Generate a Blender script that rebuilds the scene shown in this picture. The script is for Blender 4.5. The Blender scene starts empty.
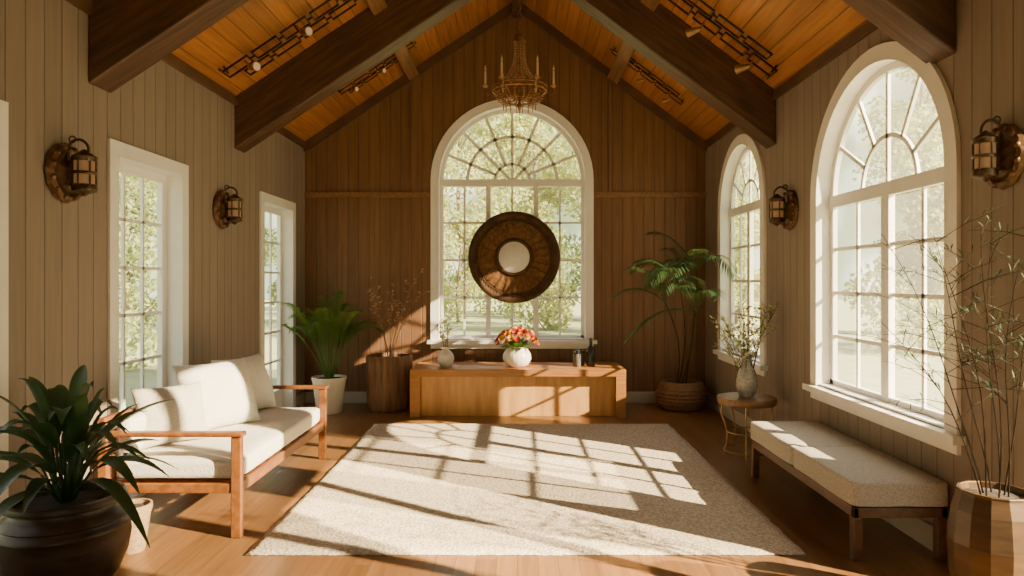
import bpy, bmesh, math, random
from mathutils import Vector, Matrix
R = random.Random(7)
C = bpy.context.scene.collection
pi = math.pi
XL, XR, YB, WH, AP = -2.61, 2.32, 8.4, 3.2, 4.95
YF = -2.0
def rad(a): return a*pi/180

# ------------------------------------------------------------------ materials
def mat_base(name):
    m = bpy.data.materials.new(name); m.use_nodes = True
    n = m.node_tree.nodes; l = m.node_tree.links
    return m, n, l, n['Principled BSDF']
def N(n, t, **k):
    x = n.new(t)
    for a, b in k.items(): setattr(x, a, b)
    return x
def mth(n, l, op, a, b=None, c=None):
    x = n.new('ShaderNodeMath'); x.operation = op
    for i, v in enumerate((a, b, c)):
        if v is None: continue
        if isinstance(v, (int, float)): x.inputs[i].default_value = v
        else: l.new(v, x.inputs[i])
    return x.outputs[0]
def mixc(n, l, f, a, b, bt='MIX'):
    x = n.new('ShaderNodeMix'); x.data_type = 'RGBA'; x.blend_type = bt
    for i, v in ((0, f), (6, a), (7, b)):
        if isinstance(v, (int, float)): x.inputs[i].default_value = v
        elif isinstance(v, tuple): x.inputs[i].default_value = (*v, 1) if len(v) == 3 else v
        else: l.new(v, x.inputs[i])
    return x.outputs[2]
def plain(name, c1, c2=None, rough=.6, scale=8, stretch=(1,1,1), metal=0, bump=.15, detail=5, spec=.5, bdist=.01, contrast=(.35,.65)):
    m, n, l, b = mat_base(name)
    c2 = c2 or tuple(x*.75 for x in c1)
    tc = N(n, 'ShaderNodeTexCoord'); mp = N(n, 'ShaderNodeMapping')
    mp.inputs['Scale'].default_value = stretch
    l.new(tc.outputs['Object'], mp.inputs['Vector'])
    nz = N(n, 'ShaderNodeTexNoise'); nz.inputs['Scale'].default_value = scale; nz.inputs['Detail'].default_value = detail
    l.new(mp.outputs[0], nz.inputs['Vector'])
    mr = N(n, 'ShaderNodeMapRange'); mr.inputs[1].default_value, mr.inputs[2].default_value = contrast
    l.new(nz.outputs[0], mr.inputs[0])
    col = mixc(n, l, mr.outputs[0], c2, c1)
    l.new(col, b.inputs['Base Color'])
    b.inputs['Roughness'].default_value = rough; b.inputs['Metallic'].default_value = metal
    b.inputs['Specular IOR Level'].default_value = spec
    if bump:
        bp = N(n, 'ShaderNodeBump'); bp.inputs['Strength'].default_value = bump; bp.inputs['Distance'].default_value = bdist
        l.new(nz.outputs[0], bp.inputs['Height']); l.new(bp.outputs[0], b.inputs['Normal'])
    return m
def planks(name, across, grain, width, c1, c2, rough=.6, gw=.05, gdark=.45, vary=.25, bump=.5, seg=None, nscale=1.0, spec=.4):
    m, n, l, b = mat_base(name)
    tc = N(n, 'ShaderNodeTexCoord'); sp = N(n, 'ShaderNodeSeparateXYZ')
    l.new(tc.outputs['Object'], sp.inputs[0])
    A = sp.outputs[across]; G = sp.outputs[grain]
    a = mth(n, l, 'DIVIDE', A, width); idn = mth(n, l, 'FLOOR', a); fr = mth(n, l, 'FRACT', a)
    e = mth(n, l, 'MINIMUM', fr, mth(n, l, 'SUBTRACT', 1.0, fr))
    mr = N(n, 'ShaderNodeMapRange'); mr.inputs[2].default_value = gw; l.new(e, mr.inputs[0]); mask = mr.outputs[0]
    wn = N(n, 'ShaderNodeTexWhiteNoise', noise_dimensions='2D')
    cb = N(n, 'ShaderNodeCombineXYZ'); l.new(idn, cb.inputs[0])
    if seg:
        w0 = N(n, 'ShaderNodeTexWhiteNoise', noise_dimensions='1D'); l.new(idn, w0.inputs['W'])
        g = mth(n, l, 'ADD', mth(n, l, 'DIVIDE', G, seg), mth(n, l, 'MULTIPLY', w0.outputs[0], 7.3))
        l.new(mth(n, l, 'FLOOR', g), cb.inputs[1])
        gf = mth(n, l, 'FRACT', g); ge = mth(n, l, 'MINIMUM', gf, mth(n, l, 'SUBTRACT', 1.0, gf))
        mr2 = N(n, 'ShaderNodeMapRange'); mr2.inputs[2].default_value = .003/seg*1.2; l.new(ge, mr2.inputs[0])
        mask = mth(n, l, 'MULTIPLY', mask, mr2.outputs[0])
    l.new(cb.outputs[0], wn.inputs['Vector']); rnd = wn.outputs[0]
    cv = N(n, 'ShaderNodeCombineXYZ')
    l.new(mth(n, l, 'MULTIPLY', A, 30*nscale), cv.inputs[0]); l.new(mth(n, l, 'MULTIPLY', G, 1.6*nscale), cv.inputs[1])
    l.new(mth(n, l, 'MULTIPLY', rnd, 30), cv.inputs[2])
    nz = N(n, 'ShaderNodeTexNoise'); nz.inputs['Scale'].default_value = 1; nz.inputs['Detail'].default_value = 6; nz.inputs['Distortion'].default_value = .6
    l.new(cv.outputs[0], nz.inputs['Vector'])
    m3 = N(n, 'ShaderNodeMapRange'); m3.inputs[1].default_value = .3; m3.inputs[2].default_value = .7; l.new(nz.outputs[0], m3.inputs[0])
    col = mixc(n, l, m3.outputs[0], c2, c1)
    br = mth(n, l, 'MULTIPLY_ADD', rnd, vary, 1-vary*.5)
    br = mth(n, l, 'MULTIPLY', br, mth(n, l, 'MULTIPLY_ADD', mask, 1-gdark, gdark))
    cc = N(n, 'ShaderNodeCombineColor')
    for i in range(3): l.new(br, cc.inputs[i])
    col = mixc(n, l, 1.0, col, cc.outputs[0], 'MULTIPLY')
    l.new(col, b.inputs['Base Color']); b.inputs['Roughness'].default_value = rough; b.inputs['Specular IOR Level'].default_value = spec
    bp = N(n, 'ShaderNodeBump'); bp.inputs['Strength'].default_value = bump; bp.inputs['Distance'].default_value = .008
    l.new(mth(n, l, 'MULTIPLY_ADD', nz.outputs[0], .12, mask), bp.inputs['Height']); l.new(bp.outputs[0], b.inputs['Normal'])
    return m
def leafmat(name, c1, c2, trans=.3, rough=.45, scale=6):
    m = plain(name, c1, c2, rough=rough, scale=scale, bump=0)
    n = m.node_tree.nodes; l = m.node_tree.links; b = n['Principled BSDF']; out = n['Material Output']
    t = N(n, 'ShaderNodeBsdfTranslucent'); t.inputs[0].default_value = (min(1,c1[0]*1.9), min(1,c1[1]*1.7), c1[2]*.8, 1)
    mx = N(n, 'ShaderNodeMixShader'); mx.inputs[0].default_value = trans
    l.new(b.outputs[0], mx.inputs[1]); l.new(t.outputs[0], mx.inputs[2]); l.new(mx.outputs[0], out.inputs[0])
    return m
def paneglass(nm, f):
    m, n, l, b = mat_base(nm); n.remove(b)
    t = N(n, 'ShaderNodeBsdfTransparent'); t.inputs[0].default_value = (1, 1, 1, 1)
    g = N(n, 'ShaderNodeBsdfTranslucent'); g.inputs[0].default_value = (1, .97, .92, 1)
    mx = N(n, 'ShaderNodeMixShader'); mx.inputs[0].default_value = f; l.new(t.outputs[0], mx.inputs[1]); l.new(g.outputs[0], mx.inputs[2])
    l.new(mx.outputs[0], n['Material Output'].inputs[0]); return m

M = {}
M['wall'] = planks('painted_board_wall', 1, 2, .145, (.285,.224,.178), (.24,.188,.147), .6, .045, .42, .10, .6)
M['backwall_lo'] = planks('brown_board_wall', 0, 2, .13, (.22,.11,.05), (.155,.075,.034), .5, .05, .4, .18, .6)
M['ceil'] = planks('orange_plank_ceiling', 0, 1, .115, (.46,.19,.055), (.29,.108,.03), .42, .05, .35, .4, .5)
M['floor'] = planks('oak_floor', 0, 1, .11, (.235,.115,.041), (.158,.075,.026), .3, .02, .5, .3, .25, seg=1.5)
M['beam'] = plain('dark_beam_wood', (.11,.050,.021), (.047,.022,.010), .5, 2.2, (1,12,12), bump=.5)
M['purlin'] = plain('mid_brown_wood', (.28,.135,.055), (.17,.08,.032), .5, 3, (12,1,12), bump=.3)
M['trimwood'] = plain('brown_trim_wood', (.13,.065,.03), (.08,.038,.018), .5, 3, (1,1,1), bump=.3)
M['white'] = plain('white_paint', (.87,.84,.79), (.83,.80,.75), .4, 5, bump=.05)
M['base'] = plain('baseboard_paint', (.50,.44,.37), (.44,.38,.31), .45, 5, bump=.05)
M['glass'] = paneglass('pane_glass', .04)
M['glowglass'] = paneglass('glow_veil_pane_glass', .065)  # translucent veil put into the right panes for a sunlit glow
M['console'] = plain('honey_oak', (.40,.175,.043), (.29,.12,.028), .42, 2.5, (1.2,10,14), bump=.15)
M['console_panel'] = plain('light_honey_oak_panel', (.66,.36,.12), (.50,.255,.078), .45, 2.0, (9,1,1.0), bump=.15)
M['sofawood'] = plain('orange_teak_wood', (.25,.09,.022), (.155,.054,.013), .38, 4, (6,1.5,6), bump=.15)
M['benchwood'] = plain('dark_walnut', (.12,.050,.020), (.07,.029,.012), .35, 4, (6,1.5,6), bump=.15)
M['fabric'] = plain('cream_linen', (.82,.775,.69), (.68,.635,.55), .95, 110, bump=.8, bdist=.006, spec=.1)
M['fabric2'] = plain('oatmeal_linen', (.64,.585,.50), (.50,.455,.38), .95, 90, bump=.8, bdist=.006, spec=.1)
M['bench_fabric'] = plain('grey_beige_woven_linen', (.50,.46,.395), (.36,.33,.28), .95, 95, bump=.8, bdist=.005, spec=.1)
M['iron'] = plain('aged_iron', (.05,.033,.02), (.025,.017,.012), .45, 30, metal=.6, bump=.2)
M['cage'] = plain('dark_bronze', (.13,.072,.034), (.06,.033,.016), .4, 30, metal=.6, bump=.2)
M['bronze'] = plain('aged_bronze', (.22,.115,.05), (.09,.047,.02), .4, 25, metal=.6, bump=.5)
M['brass'] = plain('satin_brass', (.45,.28,.12), (.30,.18,.08), .35, 25, metal=.7, bump=.1)
M['gold'] = plain('rust_gold', (.34,.165,.065), (.16,.075,.03), .45, 30, metal=.65, bump=.3)
M['bead'] = plain('rust_bead', (.42,.23,.11), (.24,.125,.055), .3, 40, bump=0)
M['candle'] = plain('wax', (.62,.46,.27), (.52,.38,.22), .5, 10, bump=0)
M['carved'] = plain('carved_dark_wood', (.165,.082,.034), (.09,.044,.018), .8, 30, (1,1,1), bump=.4, bdist=.008, spec=.1)
M['darkrim'] = plain('dark_turned_wood', (.085,.042,.018), (.048,.024,.010), .65, 12, bump=.2, spec=.2)
M['mirror'] = plain('mirror_metal', (.72,.66,.57), (.62,.56,.48), .4, 5, metal=.3, bump=0)
M['potdark'] = plain('dark_brown_glazed_clay', (.055,.028,.015), (.026,.013,.008), .42, 5, (1,1,4), bump=.25, spec=.4)
M['potwhite'] = plain('white_ceramic', (.78,.72,.62), (.70,.64,.54), .4, 6, bump=.05)
M['potcream'] = plain('woven_tan_pot', (.40,.255,.13), (.25,.155,.075), .7, 45, (1,1,3), bump=.6)
M['potwood'] = plain('dark_ochre_brown_clay', (.085,.042,.013), (.045,.022,.008), .35, 4, (1,1,5), bump=.2)
M['stump'] = plain('weathered_stump_wood', (.27,.14,.065), (.13,.065,.03), .7, 5, (5,5,.6), bump=.9, bdist=.03)
M['wicker'] = plain('wicker', (.26,.145,.068), (.12,.062,.028), .7, 40, (1,1,3), bump=.8)
M['soil'] = plain('soil', (.05,.032,.02), (.025,.016,.01), .95, 40, bump=.8)
M['leafdark'] = leafmat('dark_leaf', (.04,.083,.025), (.017,.04,.013), .15, .38)
M['leafpalm'] = leafmat('palm_leaf', (.13,.235,.05), (.06,.125,.028), .35)
M['leafpalm2'] = leafmat('deep_palm_leaf', (.055,.11,.035), (.026,.057,.019), .3)
M['leafthin'] = leafmat('olive_leaf', (.028,.045,.015), (.013,.023,.008), .1, .7)
M['leafdry'] = leafmat('dry_leaf', (.50,.33,.17), (.36,.225,.11), .2, .7)
M['leafpale'] = leafmat('pale_sprig_leaf', (.60,.57,.36), (.40,.41,.22), .3, .6)
M['stem'] = plain('stem', (.075,.055,.025), (.04,.028,.014), .8, 20, bump=.2, spec=.2)
M['darkstem'] = plain('dark_stem', (.020,.013,.007), (.010,.007,.004), .95, 20, bump=.2, spec=.05)
M['twig'] = plain('dry_twig', (.34,.21,.11), (.22,.135,.068), .8, 20, bump=.2)
M['red'] = leafmat('red_petal', (.50,.03,.008), (.34,.015,.005), .1)
M['orange'] = leafmat('orange_petal', (.72,.17,.008), (.58,.10,.006), .1)
M['cream'] = leafmat('yellow_petal', (.82,.46,.06), (.74,.34,.04), .1)
M['pink'] = leafmat('peach_petal', (.80,.42,.18), (.68,.29,.10), .1)
M['bottle'] = plain('smoked_glass', (.035,.03,.028), (.02,.018,.016), .15, 8, bump=0)
M['jar'] = plain('grey_stone', (.11,.095,.08), (.07,.06,.05), .5, 20, bump=.2)
M['tablewood'] = plain('walnut_top', (.26,.135,.055), (.165,.078,.032), .4, 4, (1.5,9,1), bump=.2)
M['vaseglass'] = plain('clear_grey_vase_glass', (.66,.63,.57), (.46,.435,.39), .1, 45, bump=.7)
M['vaseglass'].node_tree.nodes['Principled BSDF'].inputs['Transmission Weight'].default_value = .5
M['bark'] = plain('bark', (.24,.19,.13), (.16,.12,.085), .9, 6, (3,3,.6), bump=.8)
M['treeleaf'] = leafmat('tree_leaf', (.22,.27,.125), (.155,.195,.09), .45, .8, .8)  # leaf colour paled to stand in for outdoor haze
M['treeleaf2'] = leafmat('golden_tree_leaf', (.31,.345,.18), (.23,.265,.135), .45, .8, .8)  # yellower leaf, likewise paled in place of haze
M['cypress'] = leafmat('blocker_leaf', (.07,.11,.04), (.035,.06,.02), .1, .7, 2)
M['lawn'] = plain('lawn', (.26,.28,.15), (.19,.215,.11), .95, 3, bump=.3)
m, n, l, b = mat_base('lantern_glass'); b.inputs['Base Color'].default_value = (.20,.105,.045,1); b.inputs['Roughness'].default_value = .5
b.inputs['Emission Color'].default_value = (1,.5,.18,1); b.inputs['Emission Strength'].default_value = .12; M['lantern'] = m
m, n, l, b = mat_base('lamp_lens'); b.inputs['Base Color'].default_value = (.4,.28,.16,1)
b.inputs['Emission Color'].default_value = (1,.65,.35,1); b.inputs['Emission Strength'].default_value = .3; M['lens'] = m
# rug
m, n, l, b = mat_base('woven_rug')
tc = N(n, 'ShaderNodeTexCoord'); vo = N(n, 'ShaderNodeTexVoronoi'); vo.inputs['Scale'].default_value = 55
l.new(tc.outputs['Object'], vo.inputs['Vector'])
nz = N(n, 'ShaderNodeTexNoise'); nz.inputs['Scale'].default_value = 60; nz.inputs['Detail'].default_value = 4; l.new(tc.outputs['Object'], nz.inputs['Vector'])
mr = N(n, 'ShaderNodeMapRange'); mr.inputs[1].default_value = .15; mr.inputs[2].default_value = .7; l.new(vo.outputs['Distance'], mr.inputs[0])
col = mixc(n, l, mr.outputs[0], (.60,.515,.395), (.32,.25,.172))
col = mixc(n, l, mth(n, l, 'MULTIPLY', nz.outputs[0], .5), col, (.64,.555,.43))
l.new(col, b.inputs['Base Color']); b.inputs['Roughness'].default_value = 1; b.inputs['Specular IOR Level'].default_value = .05
bp = N(n, 'ShaderNodeBump'); bp.inputs['Strength'].default_value = .5; bp.inputs['Distance'].default_value = .008; bp.invert = True
l.new(vo.outputs['Distance'], bp.inputs['Height']); l.new(bp.outputs[0], b.inputs['Normal']); M['rug'] = m

# ------------------------------------------------------------------ mesh builder
class MB:
    def __init__(s): s.v = []; s.f = []
    def add(s, vs, fs):
        o = len(s.v); s.v += [tuple(v) for v in vs]; s.f += [tuple(i+o for i in f) for f in fs]
    def hexa(s, p): s.add(p, [(0,1,2,3),(7,6,5,4),(0,4,5,1),(1,5,6,2),(2,6,7,3),(3,7,4,0)])
    def box(s, c, d, rot=None):
        ps = []
        for z in (-.5,.5):
            for x, y in ((-.5,-.5),(.5,-.5),(.5,.5),(-.5,.5)):
                q = Vector((x*d[0], y*d[1], z*d[2]))
                if rot is not None: q = rot @ q
                ps.append(q + Vector(c))
        s.hexa(ps)
    def bb(s, x0,x1,y0,y1,z0,z1): s.box(((x0+x1)/2,(y0+y1)/2,(z0+z1)/2),(abs(x1-x0),abs(y1-y0),abs(z1-z0)))
    def tube(s, pts, r, n=8, caps=True, closed=False):
        pts = [Vector(p) for p in pts]; k = len(pts)
        rs = r if isinstance(r, (list, tuple)) else [r]*k
        vs = []; ref = None
        for i, p in enumerate(pts):
            if closed: t = pts[(i+1) % k]-pts[i-1]
            else: t = pts[min(i+1,k-1)]-pts[max(i-1,0)]
            if t.length < 1e-9: t = Vector((0,0,1))
            t.normalize()
            if ref is None: ref = Vector((1,0,0)) if abs(t.x) < .8 else Vector((0,1,0))
            a = (ref - t*ref.dot(t)).normalized(); ref = a; b = t.cross(a)
            for j in range(n):
                an = 2*pi*j/n; vs.append(p + (a*math.cos(an)+b*math.sin(an))*rs[i])
        fs = []
        for i in range(k if closed else k-1):
            i2 = (i+1) % k
            for j in range(n):
                fs.append((i*n+j, i*n+(j+1)%n, i2*n+(j+1)%n, i2*n+j))
        if caps and not closed: fs += [tuple(range(n))[::-1], tuple(range((k-1)*n, k*n))]
        s.add(vs, fs)
    def cyl(s, p0, p1, r0, r1=None, n=16): s.tube([p0,p1], [r0, r1 if r1 is not None else r0], n)
    def lathe(s, prof, n=32, c=(0,0,0), mod=None, axis='Z'):
        vs = []; k = len(prof)
        for (r, z) in prof:
            for j in range(n):
                a = 2*pi*j/n; rr = r*(mod(a,z) if mod else 1)
                x, y = rr*math.cos(a), rr*math.sin(a)
                if axis == 'Z': q = (c[0]+x, c[1]+y, c[2]+z)
                elif axis == 'Y': q = (c[0]+x, c[1]+z, c[2]+y)
                else: q = (c[0]+z, c[1]+x, c[2]+y)
                vs.append(q)
        fs = []
        for i in range(k-1):
            for j in range(n): fs.append((i*n+j, i*n+(j+1)%n, (i+1)*n+(j+1)%n, (i+1)*n+j))
        s.add(vs, fs)
        if prof[0][0] > 1e-5: s.f.append(tuple(len(s.v)-k*n+j for j in range(n))[::-1])
        if prof[-1][0] > 1e-5: s.f.append(tuple(len(s.v)-n+j for j in range(n)))
    def ball(s, c, r, nu=12, nv=8):
        r = r if isinstance(r, (tuple, list)) else (r,r,r)
        vs = []; fs = []
        for i in range(nv+1):
            t = pi*i/nv
            for j in range(nu):
                a = 2*pi*j/nu
                vs.append((c[0]+r[0]*math.sin(t)*math.cos(a), c[1]+r[1]*math.sin(t)*math.sin(a), c[2]+r[2]*math.cos(t)))
        for i in range(nv):
            for j in range(nu): fs.append((i*nu+j, i*nu+(j+1)%nu, (i+1)*nu+(j+1)%nu, (i+1)*nu+j))
        s.add(vs, fs)
    def ring(s, c, Rr, r, axis='Z', n=32, m=8, a0=0, a1=2*pi):
        full = abs(a1-a0-2*pi) < 1e-6; pts = []
        for i in range(n if full else n+1):
            a = a0+(a1-a0)*i/n; x, y = Rr*math.cos(a), Rr*math.sin(a)
            d = {'Z':(x,y,0),'Y':(x,0,y),'X':(0,x,y)}[axis]
            pts.append((c[0]+d[0], c[1]+d[1], c[2]+d[2]))
        s.tube(pts, r, m, closed=full)
    def leaf(s, p, d, L, w, droop=.3, n=6, fold=.25, peak=.45, side=None):
        p = Vector(p); d = Vector(d).normalized()
        sd = Vector(side) if side is not None else d.cross(Vector((0,0,1)))
        if sd.length < .05: sd = Vector((1,0,0))
        sd.normalize(); vs = []; fs = []
        for i in range(n+1):
            t = i/n; q = p + d*L*t + Vector((0,0,-droop*L*t*t))
            ww = w*.5*(math.sin(pi*min(1, t**(math.log(.5)/math.log(peak))))**.85 if 0 < t < 1 else .04)
            up = Vector((0,0,ww*fold))
            vs += [q-sd*ww+up, q, q+sd*ww+up]
        for i in range(n):
            a = i*3; fs += [(a,a+1,a+4,a+3),(a+1,a+2,a+5,a+4)]
        s.add(vs, fs)
    def frond(s, p, d, L, droop, nl, ll, lw, t0=.2, ldroop=.35, rr=.006, fan=.9):
        p = Vector(p); d = Vector(d).normalized(); pts = []
        pos = lambda t: p + d*L*t + Vector((0,0,-droop*L*t*t))
        s.tube([pos(i/8) for i in range(9)], [rr*(1-.8*i/8) for i in range(9)], 5)
        for i in range(nl):
            t = t0+(1-t0)*i/(nl-1); tan = (pos(min(1,t+.02))-pos(t-.02)).normalized()
            sd = tan.cross(Vector((0,0,1)))
            if sd.length < .05: sd = Vector((1,0,0))
            sd.normalize(); upv = sd.cross(tan)
            k = math.sin(pi*(.12+.8*(i/(nl-1))))*.8+.2
            for sg in (-1,1):
                dd = tan*(.75+.5*t) + sd*sg*fan + upv*.25 + Vector((R.uniform(-.1,.1),R.uniform(-.1,.1),R.uniform(-.1,.1)))
                s.leaf(pos(t), dd, ll*k*R.uniform(.85,1.1), lw, ldroop, 4, .3, .4)
    def clampw(s, loc, m=.03):
        o = []
        for x,y,z in s.v:
            wx = min(max(x+loc[0], XL+m), XR-m); wy = min(y+loc[1], YB-m); o.append((wx-loc[0], wy-loc[1], z))
        s.v = o
    def obj(s, name, mat, parent=None, smooth=False, bevel=0, bseg=2, label=None, mats=None, fix=True):
        me = bpy.data.meshes.new(name); me.from_pydata(s.v, [], s.f)
        if fix:
            bm = bmesh.new(); bm.from_mesh(me); bmesh.ops.recalc_face_normals(bm, faces=bm.faces); bm.to_mesh(me); bm.free()
        if smooth:
            for p in me.polygons: p.use_smooth = True
        me.materials.append(M[mat]); o = bpy.data.objects.new(name, me); C.objects.link(o)
        if parent is not None: o.parent = parent
        if bevel:
            b = o.modifiers.new('bevel', 'BEVEL'); b.width = bevel; b.segments = bseg; b.limit_method = 'ANGLE'; b.angle_limit = rad(40)
        if smooth and not bevel:
            try:
                bm = bmesh.new(); bm.from_mesh(me)
                for e in bm.edges:
                    if len(e.link_faces) == 2 and e.calc_face_angle(0) > rad(45): e.smooth = False
                bm.to_mesh(me); bm.free()
            except Exception: pass
        if label: o['label'] = label
        return o
def thing(name, label, cat, loc=(0,0,0), group=None, rotz=0):
    e = bpy.data.objects.new(name, None); e.empty_display_size = .1; C.objects.link(e); e.location = loc; e.rotation_euler = (0,0,rotz)
    e['label'] = label; e['category'] = cat
    if group: e['group'] = group
    return e
def struct(o): o['kind'] = 'structure'; return o
def dup(o, parent=None):
    c = o.copy(); C.objects.link(c)
    if parent is not None: c.parent = parent
    for ch in list(o.children): dup(ch, c)
    return c

# ------------------------------------------------------------------ shell
PB = lambda u,v,z: (u, YB+v, z)
PR = lambda u,v,z: (XR+v, u, z)
PL = lambda u,v,z: (XL-v, u, z)
PF = lambda u,v,z: (u, YF-v, z)
def roofz(x): return AP-(AP-WH)*(x/XR if x > 0 else x/XL)
def slab(mb, P, u0, u1, b0, b1, t0, t1, v0, v1):
    mb.hexa([P(u0,v0,b0),P(u1,v0,b1),P(u1,v0,t1),P(u0,v0,t0),P(u0,v1,b0),P(u1,v1,b1),P(u1,v1,t1),P(u0,v1,t0)])
def wall(name, P, u0, u1, top, ops, T, mat):
    br = {u0, u1}
    for o in ops:
        br |= {o['u0'], o['u1']}
        if o.get('arch'):
            for i in range(25): br.add(o['c']-o['r']*math.cos(pi*i/24))
    if u0 < 0 < u1: br.add(0.0)
    br = sorted(br); mb = MB()
    def h(o, u): return o['zs']+math.sqrt(max(0, o['r']**2-(u-o['c'])**2)) if o.get('arch') else o['z1']
    for a, b in zip(br, br[1:]):
        if b-a < 1e-5: continue
        mid = (a+b)/2; o = next((o for o in ops if o['u0'] < mid < o['u1']), None)
        if o is None: slab(mb, P, a, b, 0, 0, top(a), top(b), 0, T)
        else:
            if o['z0'] > .01: slab(mb, P, a, b, 0, 0, o['z0'], o['z0'], 0, T)
            slab(mb, P, a, b, h(o,a), h(o,b), top(a), top(b), 0, T)
    return struct(mb.obj(name, mat, fix=True))
def arch_op(c, r, zs, z0): return dict(u0=c-r, u1=c+r, c=c, r=r, zs=zs, z0=z0, arch=True)
def rect_op(a, b, z0, z1): return dict(u0=a, u1=b, z0=z0, z1=z1)
TR, T = .13, .17
W1 = arch_op(4.455, .80, 2.12, .70); W2 = arch_op(7.08, .64, 2.28, .72)
SUN_OP = rect_op(1.62, 3.11, 0, 3.08)  # unseen opening, added and sized to let sun reach the rug
WB = arch_op(-.06, .915, 2.74, .78)
D1 = rect_op(4.43, 5.31, 0, 2.33); D2 = rect_op(7.0, 7.92, 0, 2.33); D3 = rect_op(2.5, 3.40, 0, 2.33)
wall('wall_right', PR, YF, YB, lambda u: WH+.02, [W1,W2,SUN_OP], TR, 'wall')
wall('wall_left', PL, YF, YB, lambda u: WH+.02, [D1,D2,D3], T, 'wall')
wall('wall_back', PB, XL-T, XR+T, lambda u: roofz(u)+.05, [WB], T, 'backwall_lo')
wall('wall_front', PF, XL-T, XR+T, lambda u: roofz(u)+.05, [rect_op(-1.1,.9,.0,2.2)], T, 'backwall_lo')  # opening behind the camera added to let in sky fill
mb = MB(); mb.bb(XL-T, XR+T, YF-T, YB+T, -.12, 0); struct(mb.obj('floor','floor'))
mb = MB()
for sx, xe in ((-1, XL),(1, XR)):
    xo = xe+sx*.18; y0, y1 = YF-.3, YB+.35
    zi, zo = roofz(0), roofz(xo)
    mb.hexa([(0,y0,zi),(0,y1,zi),(xo,y1,zo),(xo,y0,zo),(0,y0,zi+.2),(0,y1,zi+.2),(xo,y1,zo+.2),(xo,y0,zo+.2)])
struct(mb.obj('ceiling','ceil'))
mb = MB(); mb.bb(-45,45,-25,60,-.35,-.13); o = mb.obj('ground','lawn'); struct(o)

# windows
def bar(mb, P, u0,z0,u1,z1,w,v0,v1):
    d = Vector((u1-u0, z1-z0)).normalized(); nx, nz_ = -d.y*w/2, d.x*w/2
    q = [(u0+nx,z0+nz_),(u1+nx,z1+nz_),(u1-nx,z1-nz_),(u0-nx,z0-nz_)]
    mb.hexa([P(a,v0,b) for a,b in q]+[P(a,v1,b) for a,b in q])
def arcbar(mb, P, c, z, r0, r1, v0, v1, a0=0, a1=pi, n=28):
    for i in range(n):
        A, B = a0+(a1-a0)*i/n, a0+(a1-a0)*(i+1)/n
        q = [(c+r0*math.cos(A),z+r0*math.sin(A)),(c+r1*math.cos(A),z+r1*math.sin(A)),(c+r1*math.cos(B),z+r1*math.sin(B)),(c+r0*math.cos(B),z+r0*math.sin(B))]
        mb.hexa([P(a,v0,b) for a,b in q]+[P(a,v1,b) for a,b in q])
def arch_window(idx, P, o, cols, rows, fan, thick, cw=.09, gv=.10, T=.17, vr=.022, tk=.055, gl='glass'):
    c, r, zs, z0 = o['c'], o['r'], o['zs'], o['z0']
    mb = MB()
    arcbar(mb,P,c,zs,r,r+cw,-.025,0.0); arcbar(mb,P,c,zs,r-.015,r+.002,-.025,T)
    for sg in (-1,1):
        bar(mb,P,c+sg*(r+cw/2),z0-.02,c+sg*(r+cw/2),zs,cw,-.025,0)
        bar(mb,P,c+sg*(r-.0065),z0,c+sg*(r-.0065),zs,.017,-.025,T)
    slab(mb,P,c-r,c+r,z0-.005,z0-.005,z0+.012,z0+.012,0,T)
    slab(mb,P,c-r-cw-.04,c+r+cw+.04,z0-.05,z0-.05,z0-.005,z0-.005,-.07,0)
    slab(mb,P,c-r-cw,c+r+cw,z0-.11,z0-.11,z0-.05,z0-.05,-.022,0)
    root = struct(mb.obj('window_%d'%idx,'white'))
    mb = MB(); v0, v1 = gv, gv+.035; i0 = r-.015; tw = fan.get('w',.022)
    arcbar(mb,P,c,zs,i0-.045,i0,v0,v1)
    for sg in (-1,1): bar(mb,P,c+sg*(i0-.022),z0,c+sg*(i0-.022),zs,.044,v0,v1)
    bar(mb,P,c-i0,z0+.025,c+i0,z0+.025,.045,v0,v1)
    bar(mb,P,c-i0,zs-.02,c+i0,zs-.02,.09,v0-.01,v1)
    for t in thick: bar(mb,P,c+t*i0,z0,c+t*i0,zs,tk,v0-.005,v1)
    for t in cols: bar(mb,P,c+t*i0,z0,c+t*i0,zs,vr,v0+.01,v1-.008)
    zb, zt = z0+.05, zs-.05
    for k in range(1, rows): bar(mb,P,c-i0,zb+(zt-zb)*k/rows,c+i0,zb+(zt-zb)*k/rows,vr,v0+.01,v1-.008)
    for rr in fan['arcs']: arcbar(mb,P,c,zs,rr*i0-tw/2,rr*i0+tw/2,v0+.008,v1-.008)
    for (k, ra, rb) in fan['rad']:
        for j in range(1, k):
            a = pi*j/k; bar(mb,P,c+ra*i0*math.cos(a),zs+ra*i0*math.sin(a),c+rb*i0*math.cos(a),zs+rb*i0*math.sin(a),tw,v0+.008,v1-.008)
    mb.obj('window_sash','white',root)
    mb = MB(); pts = [P(c-i0,gv+.018,z0),P(c+i0,gv+.018,z0)]+[P(c+i0*math.cos(pi*i/24),gv+.018,zs+i0*math.sin(pi*i/24)) for i in range(25)]
    mb.add(pts,[tuple(range(len(pts)))]); mb.obj('window_glass',gl,root)
    return root
fanside = dict(arcs=[.42], rad=[(2,0,.42),(6,.42,.97)], w=.028)
arch_window(1,PR,W1,[-.5,.5],4,fanside,[0],gv=.085,T=TR,tk=.095,vr=.026,gl='glowglass')
arch_window(2,PR,W2,[-.5,.5],4,fanside,[0],gv=.085,T=TR,tk=.08,vr=.026,gl='glowglass')
arch_window(4,PB,WB,[-.66,0,.66],4,dict(arcs=[.24,.62],rad=[(4,.0,.24),(8,.24,.97)],w=.036),[-.33,.33],cw=.085,vr=.026,tk=.06)

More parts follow.
